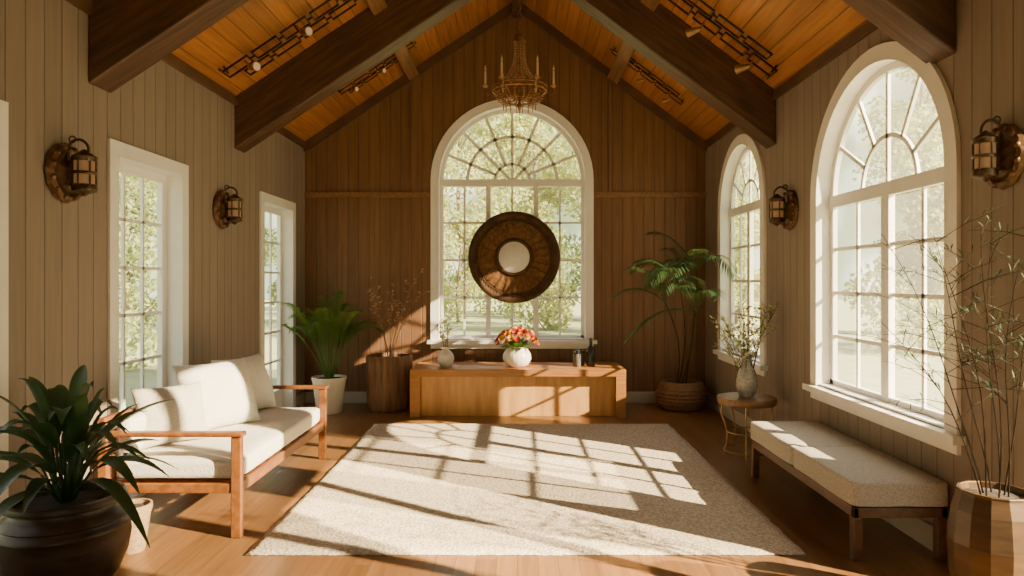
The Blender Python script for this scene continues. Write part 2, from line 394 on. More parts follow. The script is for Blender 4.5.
def door(idx, P, o, wide=.08):
    a, b, zt = o['u0'], o['u1'], o['z1']; mb = MB()
    for u in (a-wide/2, b+wide/2): bar(mb,P,u,0,u,zt+wide,wide,-.018,0)
    bar(mb,P,a,zt+wide/2,b,zt+wide/2,wide,-.018,0)
    for u in (a+.008, b-.008): bar(mb,P,u,0,u,zt,.016,-.018,T)
    bar(mb,P,a,zt-.008,b,zt-.008,.016,-.018,T)
    slab(mb,P,a,b,.0,.0,.03,.03,0,T)
    root = struct(mb.obj('door_%d'%idx,'white'))
    mb = MB(); v0,v1 = .11,.15; s = .06; A,B = a+.016,b-.016
    bar(mb,P,A+s/2,.03,A+s/2,zt-.016,s,v0,v1); bar(mb,P,B-s/2,.03,B-s/2,zt-.016,s,v0,v1)
    bar(mb,P,A+s,zt-.016-s/2,B-s,zt-.016-s/2,s,v0,v1); slab(mb,P,A+s,B-s,.03,.03,.26,.26,v0,v1)
    for k in range(1,3):
        u = A+s+(B-A-2*s)*k/3; bar(mb,P,u,.26,u,zt-.07,.022,v0+.01,v1-.01)
    for k in range(1,6):
        z = .26+(zt-.33)*k/6; bar(mb,P,A+s,z,B-s,z,.022,v0+.01,v1-.01)
    mb.obj('door_leaf','white',root)
    mb = MB(); pts=[P(A+s,.13,.26),P(B-s,.13,.26),P(B-s,.13,zt-.07),P(A+s,.13,zt-.07)]; mb.add(pts,[(0,1,2,3)]); mb.obj('door_glass','glass',root)
    mb = MB(); mb.tube([P(A+.03,.115,1.0),P(A+.03,.075,1.0),P(A+.05,.07,1.0),P(A+.14,.07,1.0)],.008,8); mb.obj('door_handle','iron',root,label='dark metal lever handle')
door(1,PL,D1); door(2,PL,D2); door(3,PL,D3)
mb = MB()
for u in (1.65,2.38,3.09): bar(mb,PR,u,0,u,3.07,.09 if u<3 else .035,.06,.11)  # bars of the added opening, set to cast bands on the rug
for z in (.04,3.05): bar(mb,PR,1.63,z,3.09,z,.045,.06,.11)
struct(mb.obj('window_3','white'))

def strip(name,P,segs,z0,z1,th,mat):
    mb = MB()
    for a,b in segs: slab(mb,P,a,b,z0,z0,z1,z1,-th,0)
    return struct(mb.obj(name,mat,bevel=.004))
strip('baseboard_right',PR,[(3.12,YB)],0,.14,.018,'base')
strip('baseboard_left',PL,[(YF,2.4),(3.5,4.34),(5.4,6.9),(8.01,YB)],0,.14,.018,'base')
strip('baseboard_back',PB,[(XL+.02,XR-.02)],0,.14,.018,'base')
strip('trim_1',PB,[(XL,-.06-1.0),(-.06+1.0,XR)],2.53,2.59,.03,'purlin')
strip('trim_2',PL,[(YF,YB)],WH-.08,WH,.03,'trimwood')
strip('trim_3',PR,[(YF,YB)],WH-.08,WH,.03,'trimwood')
for i,(a,b) in enumerate(((XL,0),(0,XR))):
    mb = MB(); slab(mb,PB,a,b,roofz(a)-.12,roofz(b)-.12,roofz(a),roofz(b),-.05,0); struct(mb.obj('trim_%d'%(4+i),'trimwood'))
mb = MB()
for u in (-1.27, 1.17): slab(mb,PB,u-.045,u+.045,2.59,2.59,roofz(u)-.1,roofz(u)-.1,-.03,0)
struct(mb.obj('trim_6','backwall_lo'))
mb = MB()
mb.bb(-.06,.06,YF,YB,AP-.22,AP-.02); struct(mb.obj('trim_7','beam'))

def rafter(side, y0, wd, dp, group):
    xe = XL if side < 0 else XR
    e = Vector((0,0,AP))-Vector((xe,0,WH)); ang = math.atan2(e.z, e.x)
    rot = Matrix.Rotation(-ang, 4, 'Y'); inv = rot.inverted()
    org = Vector((xe, y0, WH))
    pts = [(xe,WH-dp),(0,AP-dp),(0,AP),(xe,WH)]
    mb = MB(); P8 = [inv @ (Vector((x,y,z))-org) for y in (y0,y0+wd) for x,z in pts]
    mb.hexa(P8); o = mb.obj('roof_beam','beam',bevel=.012)
    o.matrix_world = Matrix.Translation(org) @ rot
    o['label'] = 'heavy dark-stained timber rafter under the plank ceiling'; o['category'] = 'roof beam'; o['group'] = group
rafter(-1,4.15,.24,.50,'timber roof rafters'); rafter(1,3.60,.24,.50,'timber roof rafters')
rafter(-1,6.30,.24,.48,'timber roof rafters'); rafter(1,6.10,.24,.48,'timber roof rafters')
rafter(-1,1.6,.24,.50,'timber roof rafters'); rafter(1,1.6,.24,.50,'timber roof rafters')
def purlin(x):
    z = roofz(x); ang = math.atan((AP-WH)/(-XL)) if x<0 else -math.atan((AP-WH)/XR)
    mb = MB(); mb.box((0,0,-.05),(.15,YB-YF-.1,.10)); o = mb.obj('roof_purlin','purlin',bevel=.008)
    o.location = (x,(YB+YF)/2,z); o.rotation_euler = (0,-ang,0)
    o['label'] = 'lighter brown wooden purlin running along the sloped ceiling'; o['category']='roof beam'; o['group']='roof purlins'
purlin(-1.31); purlin(1.22)

# ------------------------------------------------------------------ ceiling light tracks
def track():
    root = thing('ceiling_track_light','dark iron geometric track with small spotlights on sloped ceiling','ceiling light',(0,0,0),'iron ceiling track lights')
    mb = MB(); z = -.07; w=.013
    def B_(x0,y0,x1,y1): 
        mb.bb(min(x0,x1)-w/2,max(x0,x1)+w/2,min(y0,y1)-w/2,max(y0,y1)+w/2,z-w/2,z+w/2)
    for i in range(5):
        x = i*.29
        B_(x,0,x+.24,0); B_(x,.15,x+.24,.15); B_(x,0,x,.15); B_(x+.24,0,x+.24,.15)
        B_(x+.24,.075,x+.29,.075)
        x2 = x+.13
        if i < 4:
            B_(x2,.20,x2+.24,.20); B_(x2,.32,x2+.24,.32); B_(x2,.20,x2,.32); B_(x2+.24,.20,x2+.24,.32); B_(x2+.05,.15,x2+.05,.20); B_(x2+.24,.26,x2+.29,.26)
    B_(0,.0,0,-.06); B_(1.4,.15,1.4,.26)
    for x in (.02,.7,1.38): mb.cyl((x,.075 if x!=.7 else .15,z),(x,.075 if x!=.7 else .15,0),.008)
    mb.obj('track_frame','iron',root)
    for x in (.20,.72):
        y=.05
        mb = MB(); mb.tube([(x,y,-.07),(x,y,-.13)],.008,8); mb.ball((x,y,-.135),.016,10,8)
        mb.cyl((x,y,-.135),(x+.02,y-.02,-.155),.02,.027,16); mb.cyl((x+.02,y-.02,-.155),(x+.062,y-.06,-.195),.027,.04,16)
        s = mb.obj('spotlight','brass',root,smooth=True,label='small brass spotlight head')
        mb = MB(); mb.cyl((x+.061,y-.059,-.194),(x+.064,y-.062,-.197),.032,.032,16); mb.obj('spotlight_lens','lens',s,label='glowing lens')
    return root
tr = track()
def place_track(o, side, y, s0, sc=1):
    xe = XL if side<0 else XR
    up = (Vector((0,0,AP))-Vector((xe,0,WH))).normalized()
    nrm = Vector((-up.z,0,up.x)) if side<0 else Vector((up.z,0,-up.x))
    if nrm.z < 0: nrm = -nrm
    yv2 = nrm.cross(up)
    org = Vector((xe,y,WH))+up*s0
    if yv2.y < 0: org.y += .3*sc
    m4 = Matrix((( up.x,yv2.x,nrm.x,org.x),(up.y,yv2.y,nrm.y,org.y),(up.z,yv2.z,nrm.z,org.z),(0,0,0,1)))
    o.matrix_world = m4 @ Matrix.Scale(sc,4)
t2, t3, t4 = dup(tr), dup(tr), dup(tr)
place_track(tr,-1,5.65,.16); place_track(t2,1,5.5,.16); place_track(t3,-1,7.5,.75,.7); place_track(t4,1,7.5,.55,.7)

# ------------------------------------------------------------------ chandelier
CH = (.02,5.5,3.03)
ch = thing('chandelier','antique gold beaded chandelier with candle lights hanging from roof ridge','chandelier',CH)
mb = MB(); z = .50; i = 0
while z < AP-.25-CH[2]:
    pts=[]
    for k in range(12):
        a=2*pi*k/12; x=.012*math.cos(a); zz=.024*math.sin(a); pts.append((x if i%2 else 0, 0 if i%2 else x, z+zz))
    mb.tube(pts,.0035,5,closed=True); z+=.036; i+=1
mb.obj('chain','gold',ch,smooth=True)
mb = MB(); mb.cyl((0,0,AP-.27-CH[2]),(0,0,AP-.22-CH[2]),.04,.06); mb.obj('canopy','gold',ch,smooth=True)
mb = MB()
mb.ring((0,0,0),.215,.009); mb.ring((0,0,.03),.222,.006); mb.ring((0,0,-.075),.13,.006); mb.ring((0,0,.40),.045,.007); mb.ring((0,0,.44),.03,.006)
mb.lathe([(0,-.15),(.014,-.14),(.022,-.12),(.01,-.09),(.008,.1),(.02,.14),(.009,.18),(.008,.35),(.024,.4),(.032,.44),(.016,.47),(.006,.5),(0,.5)],16)
for j in range(6):
    a=2*pi*j/6; mb.tube([(0,0,-.06),(.08*math.cos(a),.08*math.sin(a),-.09),(.14*math.cos(a),.14*math.sin(a),-.07),(.215*math.cos(a),.215*math.sin(a),0)],.005,6)
for j in range(36):
    a=2*pi*j/36; mb.ball((.22*math.cos(a),.22*math.sin(a),.015),.008,6,4)
mb.obj('chandelier_frame','gold',ch,smooth=True)
mb = MB()
for j in range(16):
    a=2*pi*(j+.5)/16
    for k in range(20):
        t=k/19; r=.04+(.16)*t**3; zz=.40-.36*t-.02*math.sin(pi*t); mb.ball((r*math.cos(a),r*math.sin(a),zz),.006,6,4)
    for k in range(8):
        t=k/7; r=.215-.085*t; zz=-.0-.075*t-.04*math.sin(pi*t); mb.ball((r*math.cos(a),r*math.sin(a),zz),.006,6,4)
    for k in range(5): mb.ball((.13*math.cos(a),.13*math.sin(a),-.085-.015*k),(.005,.005,.008),6,4)
for k in range(6): mb.ball((0,0,-.15-.02*k),.010-.001*k,8,6)
o=mb.obj('bead_strands','bead',ch,smooth=True); o['kind']='stuff'
def candle_set(j):
    a=2*pi*j/6+.0; c,s=math.cos(a),math.sin(a); r=.275
    mb=MB(); mb.tube([(.215*c,.215*s,.0),(.25*c,.25*s,-.035),(.285*c,.285*s,-.015),(r*c,r*s,.03)],.005,6); mb.lathe([(.0,.025),(.012,.028),(.026,.042),(.022,.045),(0,.043)],12,(r*c,r*s,0)); arm=mb.obj('candle_arm','gold',ch,smooth=True)
    mb=MB(); mb.cyl((r*c,r*s,.043),(r*c,r*s,.16),.009,.008,10); mb.lathe([(0,0),(.008,.012),(.006,.03),(0,.055)],10,(r*c,r*s,.16)); mb.obj('candle','candle',arm,smooth=True,label='ivory candle lamp')
for j in range(6): candle_set(j)

# ------------------------------------------------------------------ wall sconces
sc = thing('wall_sconce','aged bronze lantern sconce with carved round backplate on board wall','wall lamp',(0,0,0),'bronze lantern sconces')
mb=MB(); mb.lathe([(0,.0),(.155,.0),(.172,.012),(.162,.035),(.135,.042),(.118,.026),(.085,.024),(.065,.038),(.03,.048),(0,.05)],40,axis='X',mod=lambda a,z:1+.03*math.cos(12*a))
for k in range(12):
    a=2*pi*(k+.5)/12; mb.ball((.036,.145*math.cos(a),.145*math.sin(a)),.018,8,6)
mb.obj('backplate','bronze',sc,smooth=True)
mb=MB(); pts=[(.03,0,.05)]
for k in range(1,13):
    a=pi-pi*k/12*1.1; pts.append((.085+.06*math.cos(a),0,.13+.065*math.sin(a)))
mb.tube(pts,.008,8); mb.ring((.05,0,.195),.018,.005,'Y',16,6)
mb.tube([pts[-1],(.12,0,.12)],.006,6)
mb.obj('bracket','cage',sc,smooth=True)
mb=MB(); mb.tube([(.03,0,-.05),(.06,0,-.09),(.08,0,-.10),(.095,0,-.095)],.007,8); mb.obj('lower_scroll','bronze',sc,smooth=True)
mb=MB(); cx=.12
mb.lathe([(0,.14),(.012,.135),(.03,.12),(.06,.10),(.068,.093),(.064,.068),(0,.068)],24,(cx,0,0))
mb.lathe([(0,-.065),(.06,-.065),(.067,-.09),(.063,-.105),(.03,-.115),(.012,-.13),(0,-.135)],24,(cx,0,0))
mb.ring((cx,0,.0),.059,.010,'Z',24,6)
for k in range(6):
    a=2*pi*(k+.5)/6; mb.cyl((cx+.058*math.cos(a),.058*math.sin(a),-.09),(cx+.058*math.cos(a),.058*math.sin(a),.09),.006,n=6)
mb.obj('lantern_cage','cage',sc,smooth=True)
mb=MB(); mb.cyl((cx,0,-.068),(cx,0,.07),.053,.053,24); mb.obj('lantern_glass','lantern',sc,smooth=True,label='dim amber glass cylinder')
for k,(x,y,rz,zz) in enumerate(((XL,3.93,0,2.12),(XL,6.02,0,2.13),(XR,3.24,pi,2.09),(XR,5.78,pi,2.10))):
    o = sc if k==0 else dup(sc); o.location=(x,y,zz); o.rotation_euler=(0,0,rz)
    if k==2: o.scale=(.82,.82,.9)

# ------------------------------------------------------------------ round mirror
mr_ = thing('round_mirror','large round carved dark wood frame with small mirror on arched window','mirror',(-.035,8.36,1.79))
mb=MB(); prof=[(.235,.0),(.235,-.035),(.26,-.040)]
for k in range(9):
    t=k/8; prof.append((.27+.17*t,-.038-.008*math.sin(pi*t)))
prof+=[(.448,-.034),(.45,.0)]
n_=240
mb.lathe(prof,n_,axis='Y')
mb.v=[(x,(y-(.010*max(0,math.cos(24*math.atan2(z,x)))**.5 if .262<math.hypot(x,z)<.445 and y<-.01 else 0)),z) for x,y,z in mb.v]
mb.f=[f for f in mb.f if len(f)<20]; k=len(prof)
mb.f+= [(j,(j+1)%n_,(k-1)*n_+(j+1)%n_,(k-1)*n_+j) for j in range(n_)]
mb.obj('carved_frame','carved',mr_,smooth=True)
def annulus(prof):
    mb=MB(); n_=96; mb.lathe(prof,n_,axis='Y'); mb.f=[f for f in mb.f if len(f)<20]; k=len(prof)
    mb.f+= [(j,(j+1)%n_,(k-1)*n_+(j+1)%n_,(k-1)*n_+j) for j in range(n_)]
    return mb
mb=annulus([(.448,0),(.448,-.045),(.455,-.060),(.475,-.052),(.485,-.054),(.50,-.066),(.53,-.07),(.555,-.058),(.562,-.035),(.555,0)])
for j in range(72):
    a=2*pi*j/72; mb.ball((.478*math.cos(a),-.054,.478*math.sin(a)),(.012,.008,.012),6,4)
mb.obj('outer_rim','darkrim',mr_,smooth=True)
mb=annulus([(.19,0),(.19,-.04),(.198,-.055),(.213,-.058),(.226,-.052),(.237,-.04),(.237,0)]); mb.obj('inner_rim','darkrim',mr_,smooth=True)
mb=MB(); mb.lathe([(0,-.042),(.12,-.040),(.192,-.032),(.192,-.01),(0,-.01)],48,axis='Y'); mb.obj('mirror_glass','mirror',mr_,smooth=True)
mb=MB(); mb.bb(-.06,.06,-.01,.13,-.03,.03); mb.bb(-.35,.35,.125,.135,-.02,.02); mb.obj('mounting_bracket','iron',mr_)

# ------------------------------------------------------------------ rug
mb=MB(); rx0,rx1,ry0,ry1=-1.49,1.58,3.73,7.14; nx,ny=60,66
vs=[];
for j in range(ny+1):
    for i in range(nx+1):
        x=rx0+(rx1-rx0)*i/nx; y=ry0+(ry1-ry0)*j/ny
        if i in (0,nx): x+=R.uniform(-.006,.006)
        if j in (0,ny): y+=R.uniform(-.006,.006)
        e=(i in (0,nx) or j in (0,ny)); vs.append((x,y,.006 if e else .018+R.uniform(-.0015,.0015)))
fs=[(j*(nx+1)+i,j*(nx+1)+i+1,(j+1)*(nx+1)+i+1,(j+1)*(nx+1)+i) for j in range(ny) for i in range(nx)]
mb.add(vs,fs)
rg=mb.obj('area_rug','rug',smooth=True); rg['label']='large cream woven textured rug on wooden floor'; rg['category']='rug'
sol=rg.modifiers.new('s','SOLIDIFY'); sol.thickness=.005; sol.offset=-1

# ------------------------------------------------------------------ console
co=thing('console_table','low honey oak console bench beneath the arched window','console table',(.01,7.84,0))
mb=MB(); mb.bb(-1.185,1.185,-.36,.34,.45,.53); mb.obj('table_top','console',co,bevel=.005)
for sg in (-1,1):
    mb=MB(); mb.bb(sg*1.185,sg*1.075,-.36,.34,0,.45); mb.obj('leg','console',co,bevel=.003)
mb=MB(); mb.bb(-1.075,1.075,-.24,-.21,.0,.45); mb.obj('front_panel','console_panel',co)
ZT=.53
def vase(name,label,loc,prof,mat,n=32,cat='vase',mod=None):
    e=thing(name,label,cat,loc); mb=MB(); mb.lathe(prof,n,mod=mod); mb.obj('vase_body',mat,e,smooth=True); return e
vase('vase','small round white ceramic vase with narrow neck on console',(-.81,7.75,ZT),[(0,0),(.055,0),(.085,.04),(.098,.09),(.085,.14),(.05,.18),(.032,.20),(.035,.225),(.028,.225),(.025,.20),(.045,.17),(.0,.12)],'potwhite')
def sprig(name,label,cat,loc,n,h,spread,lm,sm,ll=.03,lw=.018,nl=10,base_r=.01,branch=3,zst=0,bias=(0,0),sr=.004):
    e=thing(name,label,cat,loc); ms=MB(); ml=MB()
    for i in range(n):
        a=2.4*i+R.uniform(-.3,.3); sp=spread*R.uniform(.2,1); H=h*R.uniform(.65,1)
        dx,dy=sp*math.cos(a)+bias[0],sp*math.sin(a)+bias[1]
        f=lambda t:Vector((base_r*math.cos(a)*(1-t)+dx*t**1.5+.01*math.sin(7*t+i), base_r*math.sin(a)*(1-t)+dy*t**1.5, zst+(H-zst)*t))
        ms.tube([f(k/7) for k in range(8)],[sr*(1-.7*k/7) for k in range(8)],5)
        for b in range(branch):
            t=R.uniform(.4,.95); p=f(t); d=Vector((R.uniform(-1,1),R.uniform(-1,1),R.uniform(.4,1.2))).normalized(); L=h*R.uniform(.1,.25)
            ms.tube([p,p+d*L*.5+Vector((0,0,.01)),p+d*L],[sr*.6,sr*.5,sr*.25],4)
            for q in range(nl//2):
                pp=p+d*L*R.uniform(.3,1); ml.leaf(pp,(R.uniform(-1,1),R.uniform(-1,1),R.uniform(-.2,1)),ll*R.uniform(.7,1.3),lw,.2,3)
        for q in range(nl):
            t=R.uniform(.4,1); ml.leaf(f(t),(R.uniform(-1,1),R.uniform(-1,1),R.uniform(-.1,1)),ll*R.uniform(.7,1.3),lw,.2,3)
    ms.clampw(loc); ml.clampw(loc)
    ms.obj('stem',sm,e,smooth=True); o=ml.obj('leaves',lm,e,fix=False); o['kind']='stuff'; return e
sprig('dried_sprigs','pale dried flower sprigs standing in white vase','dried flowers',(-.81,7.75,ZT),8,.62,.12,'leafpale','twig',.035,.022,10,.012,2,.13)
vase('vase','round white textured ceramic vase holding bouquet on console',(.0,7.72,ZT),[(0,0),(.08,0),(.13,.03),(.16,.09),(.158,.14),(.13,.19),(.10,.215),(.095,.23),(.085,.23),(.09,.21),(.13,.15),(0,.12)],'potwhite',60,mod=lambda a,z:1+.012*math.sin(20*a))
bq=thing('flower_bouquet','full bouquet of orange, red, peach and yellow flowers in white vase','flowers',(.0,7.72,ZT+.21))
mlf=MB()
def flower(c,d,r,mat):
    mb=MB(); d=Vector(d).normalized(); t1=d.cross(Vector((.3,.2,1))).normalized(); t2=d.cross(t1)
    for ring_,(k,tilt,sz) in enumerate(((5,.35,.6),(7,.8,.85),(9,1.3,1))):
        for j in range(k):
            a=2*pi*j/k+ring_*.4; o_=(t1*math.cos(a)+t2*math.sin(a)); dd=d+o_*tilt
            mb.leaf(Vector(c)+o_*r*.08*ring_,dd,r*sz,r*.6,0,3,.3,.6,side=o_.cross(d))
    mb.ball(c,r*.22,8,6); mb.obj('flower',mat,bq,fix=False,smooth=True)
for i in range(44):
    a=2.4*i; q=math.sqrt((i+.5)/44); x,y=.23*q*math.cos(a),.15*q*math.sin(a); zz=.17*math.sqrt(max(0,1-q*q))+R.uniform(-.01,.02)+.02
    flower((x,y,zz),(x*4,y*4-.25,.5),R.uniform(.035,.052),R.choice(['red','orange','cream','orange','red','cream','pink']))
for i in range(90):
    a=R.uniform(0,2*pi); r=R.uniform(.05,.17); mlf.leaf((r*.5*math.cos(a),r*.5*math.sin(a),.0),(math.cos(a),math.sin(a),R.uniform(.1,1.6)),R.uniform(.1,.2),.035,.2,5)
for i in range(12):
    a=2*pi*i/12; mlf.tube([(0,0,-.05),(.03*math.cos(a),.03*math.sin(a),0),(.1*math.cos(a),.08*math.sin(a),.08)],.004,5)
mlf.obj('bouquet_leaves','leafpalm',bq,fix=False)
e=thing('bottle','tall smoked dark glass bottle on oak console','bottle',(.84,7.78,ZT)); mb=MB()
mb.lathe([(0,0),(.048,0),(.05,.01),(.05,.17),(.04,.205),(.018,.235),(.016,.29),(.0,.29)],24); mb.obj('bottle_body','bottle',e,smooth=True)
mb=MB(); mb.lathe([(0,.29),(.02,.29),(.022,.31),(.0,.325)],16); mb.obj('stopper','jar',e,smooth=True)
e=thing('jar','small dark grey stoneware jar with lid on console','jar',(.68,7.75,ZT),'dark stoneware jars'); mb=MB()
mb.lathe([(0,0),(.04,0),(.045,.01),(.045,.13),(.04,.145),(0,.145)],24); mb.obj('jar_body','jar',e,smooth=True)
mb=MB(); mb.lathe([(.042,.145),(.046,.15),(.044,.165),(.012,.172),(.014,.19),(0,.194)],24); mb.obj('jar_lid','bottle',e,smooth=True)
e2=dup(e); e2.location=(.735,7.86,ZT)

# ------------------------------------------------------------------ sofa
so=thing('sofa','orange-brown teak-framed daybed sofa with cream linen cushions by glazed door','sofa',(-2.0,4.88,0))
fx,bx=.36,-.42; y0,y1=-.88,.88
for (x,y) in ((fx,y0),(fx,y1)):
    mb=MB(); mb.bb(x-.03,x+.03,y-.022,y+.022,0,.59); mb.obj('leg','sofawood',so,bevel=.006)
for (x,y) in ((bx,y0),(bx,y1)):
    mb=MB(); mb.bb(x-.027,x+.027,y-.022,y+.022,0,.59); mb.obj('leg','sofawood',so,bevel=.006)
for y in (y0,y1):
    mb=MB(); mb.bb(bx-.05,fx+.045,y-.035,y+.035,.59,.618); mb.obj('armrest','sofawood',so,bevel=.01)
    mb=MB(); mb.bb(bx+.027,fx-.03,y-.015,y+.015,.26,.315); mb.obj('side_rail','sofawood',so,bevel=.005)
for x in (fx,bx):
    mb=MB(); mb.bb(x-.017,x+.017,y0+.022,y1-.022,.25,.315); mb.obj('long_rail','sofawood',so,bevel=.005)
mb=MB()
for k in range(10):
    y=y0+.12+k*(y1-y0-.24)/9; mb.bb(bx+.02,fx-.02,y-.035,y+.035,.29,.31)
mb.obj('seat_slats','sofawood',so)
mb=MB(); mb.bb(bx-.02,bx+.02,y0+.03,y1-.03,.64,.70)
for k in range(14):
    y=y0+.1+k*(y1-y0-.2)/13; mb.bb(bx-.01,bx+.01,y-.012,y+.012,.315,.64)
for y in (y0,y1): mb.bb(bx-.02,bx+.02,y-.03,y+.03,.618,.70)
mb.obj('backrest_frame','sofawood',so,bevel=.004)
def cushion(name,x0,x1,y0,y1,z0,z1,mat,parent,r=.045,puff=.015,label=None,wob=.004):
    hx,hy,hz=(x1-x0)/2,(y1-y0)/2,(z1-z0)/2; c=((x0+x1)/2,(y0+y1)/2,(z0+z1)/2)
    bm=bmesh.new(); bmesh.ops.create_cube(bm,size=2); bmesh.ops.subdivide_edges(bm,edges=bm.edges[:],cuts=14,use_grid_fill=True)
    for v in bm.verts:
        x,y,z=v.co.x,v.co.y,v.co.z
        X,Y,Z=x*hx,y*hy,z*hz
        core=Vector((max(-hx+r,min(hx-r,X)),max(-hy+r,min(hy-r,Y)),max(-hz+r,min(hz-r,Z))))
        dv=Vector((X,Y,Z))-core
        q=core+dv.normalized()*r if dv.length>1e-6 else Vector((X,Y,Z))
        q.z+=(puff*(1-x*x)*(1-y*y))*(1 if z>0 else -.3)
        q.z+=wob*math.sin(q.x*23+1)*math.sin(q.y*11)
        v.co=q+Vector(c)
    me=bpy.data.meshes.new(name); bm.to_mesh(me); bm.free()
    for p in me.polygons: p.use_smooth=True
    me.materials.append(M[mat]); o=bpy.data.objects.new(name,me); C.objects.link(o); o.parent=parent
    if label: o['label']=label
    sb=o.modifiers.new('s','SUBSURF'); sb.levels=1; sb.render_levels=1
    return o
cushion('seat_cushion',bx+.03,fx+.01,y0+.03,y1-.03,.317,.455,'fabric',so,.045,.015)
cushion('back_cushion',bx+.03,bx+.13,y0+.06,y1-.06,.46,.69,'fabric',so,.048,.0)
def pillow(label,loc,w,h,t,rot,mat,group):
    e=thing('throw_pillow',label,'pillow',loc,group); e.rotation_euler=rot
    mb=MB(); n=28; RR=random.Random(int(loc[1]*100))
    ph=[RR.uniform(0,6) for _ in range(4)]
    for sg in (1,-1):
        vs=[];fs=[]
        for j in range(n+1):
            for i in range(n+1):
                u=-1+2*i/n; v=-1+2*j/n; u=math.sin(u*pi/2); v=math.sin(v*pi/2)
                x=u*w/2*(1-.09*(1-v*v)); y=v*h/2*(1-.09*(1-u*u))
                fd=(1-u*u)*(1-v*v)
                z=sg*t/2*fd**.5*1.05+.008*math.sin(7*u+ph[0]+2*v)*math.sin(5*v+ph[1])*fd**.5
                vs.append((x,z,y+h/2))
        for j in range(n):
            for i in range(n): fs.append((j*(n+1)+i,j*(n+1)+i+1,(j+1)*(n+1)+i+1,(j+1)*(n+1)+i))
        mb.add(vs,fs)
    mb.obj('pillow_cover',mat,e,smooth=True)
pillow('square cream linen pillow leaning on sofa back',(-2.07,5.38,.462),.54,.47,.27,(rad(-22),0,rad(72)),'fabric','cream sofa pillows')
pillow('large square cream linen pillow propped on sofa seat',(-2.04,4.80,.462),.58,.50,.29,(rad(-22),0,rad(60)),'fabric','cream sofa pillows')
pillow('smaller oatmeal textured pillow against sofa armrest',(-2.17,4.34,.462),.44,.39,.2,(rad(-20),0,rad(48)),'fabric2','cream sofa pillows')

# ------------------------------------------------------------------ bench
be=thing('upholstered_bench','long backless bench with grey-beige woven cushion and walnut legs','bench',(2.045,4.44,0))
hx,hy=.25,.80
for sx in (-1,1):
    for sy in (-1,1):
        mb=MB(); xa=sx*hx; ya=sy*hy; mb.bb(xa,xa-sx*.05,ya,ya-sy*.05,0,.235); mb.obj('leg','benchwood',be,bevel=.006)
mb=MB(); mb.bb(-hx,hx,-hy,-hy+.03,.235,.29); mb.bb(-hx,hx,hy-.03,hy,.235,.29); mb.bb(-hx,-hx+.03,-hy,hy,.235,.29); mb.bb(hx-.03,hx,-hy,hy,.235,.29); mb.bb(-hx+.03,hx-.03,-hy+.03,hy-.03,.265,.29)
mb.obj('bench_frame','benchwood',be,bevel=.004)
cushion('bench_cushion',-hx-.012,hx+.012,-hy-.012,0,.291,.43,'bench_fabric',be,.018,.004,wob=.0015)
cushion('bench_cushion',-hx-.012,hx+.012,.0,hy+.012,.291,.43,'bench_fabric',be,.018,.004,wob=.0015)

# ------------------------------------------------------------------ side table + vase
st=thing('side_table','small round walnut side table with slender curved metal legs','side table',(1.985,5.9,0))
mb=MB(); mb.lathe([(0,.44),(.235,.44),(.245,.45),(.25,.485),(.243,.5),(0,.5)],48); mb.obj('table_top','tablewood',st,smooth=True)
for k in range(5):
    a=2*pi*k/5+.6; c_,s_=math.cos(a),math.sin(a)
    mb=MB(); mb.tube([(.21*c_,.21*s_,.445),(.22*c_,.22*s_,.36),(.19*c_,.19*s_,.28),(.165*c_,.165*s_,.2),(.17*c_,.17*s_,.1),(.2*c_,.2*s_,.0)],.008,8); mb.obj('leg','brass',st,smooth=True)
for (z_,r_) in ((.2,.165),(.04,.19)):
    mb=MB(); mb.ring((0,0,z_),r_,.007); mb.obj('support_ring','brass',st,smooth=True)
vase('vase','tall slim textured clear-grey glass vase on round side table',(1.985,5.9,.5),[(0,0),(.05,0),(.068,.02),(.09,.09),(.09,.15),(.072,.22),(.047,.28),(.04,.32),(.054,.365),(.048,.365),(.034,.32),(.04,.28),(.066,.21),(.075,.13),(.04,.03),(0,.02)],'vaseglass',60,mod=lambda a,z:1+.02*math.sin(14*a+z*30))
sprig('flower_sprigs','airy pale green blossom sprigs in glass vase','flowers',(1.985,5.9,.5),16,.82,.30,'leafpale','stem',.04,.026,14,.02,4,.05,(-.03,0))

# ------------------------------------------------------------------ potted plants
def pot(prof,mat,e,n=40,soilz=None,soilr=None,smooth=True,mod=None,pname='pot'):
    mb=MB(); mb.lathe(prof,n,mod=mod); mb.obj(pname,mat,e,smooth=smooth)
    if soilz: mb=MB(); mb.lathe([(0,soilz+.008),(soilr*.6,soilz+.006),(soilr,soilz),(soilr,soilz-.02),(0,soilz-.02)],28); mb.obj('soil','soil',e,smooth=True)
loc=(-2.18,3.30,0); e=thing('potted_plant','broad-leaved dark green plant in dark brown glazed clay pot','potted plant',loc)
pot([(0,0),(.16,0),(.18,.02),(.23,.09),(.265,.18),(.278,.26),(.275,.31),(.281,.318),(.279,.33),(.268,.338),(.262,.355),(.268,.363),(.262,.374),(.24,.395),(.225,.41),(.225,.425),(.258,.438),(.262,.452),(.255,.467),(.23,.47),(.21,.455),(.205,.40),(0,.40)],'potdark',e,64,.43,.205)
ml=MB(); ms=MB()
for i in range(50):
    a=2.4*i+R.uniform(-.2,.2); q=(i+.5)/50; el=rad(84-62*q)+R.uniform(-.12,.12)
    d=Vector((math.cos(a)*math.cos(el),math.sin(a)*math.cos(el),math.sin(el))); hz=.50+.32*(1-q)*R.uniform(.3,1)
    st0=Vector((.03*math.cos(a),.03*math.sin(a),.43)); p=Vector((.06*math.cos(a),.06*math.sin(a),hz))+d*.06
    ms.tube([st0,(st0+p)/2+Vector((0,0,.01)),p],.005,5); L=R.uniform(.40,.60)
    ml.leaf(p,d,L,R.uniform(.062,.092),R.uniform(.35,.85),9,.4,.42)
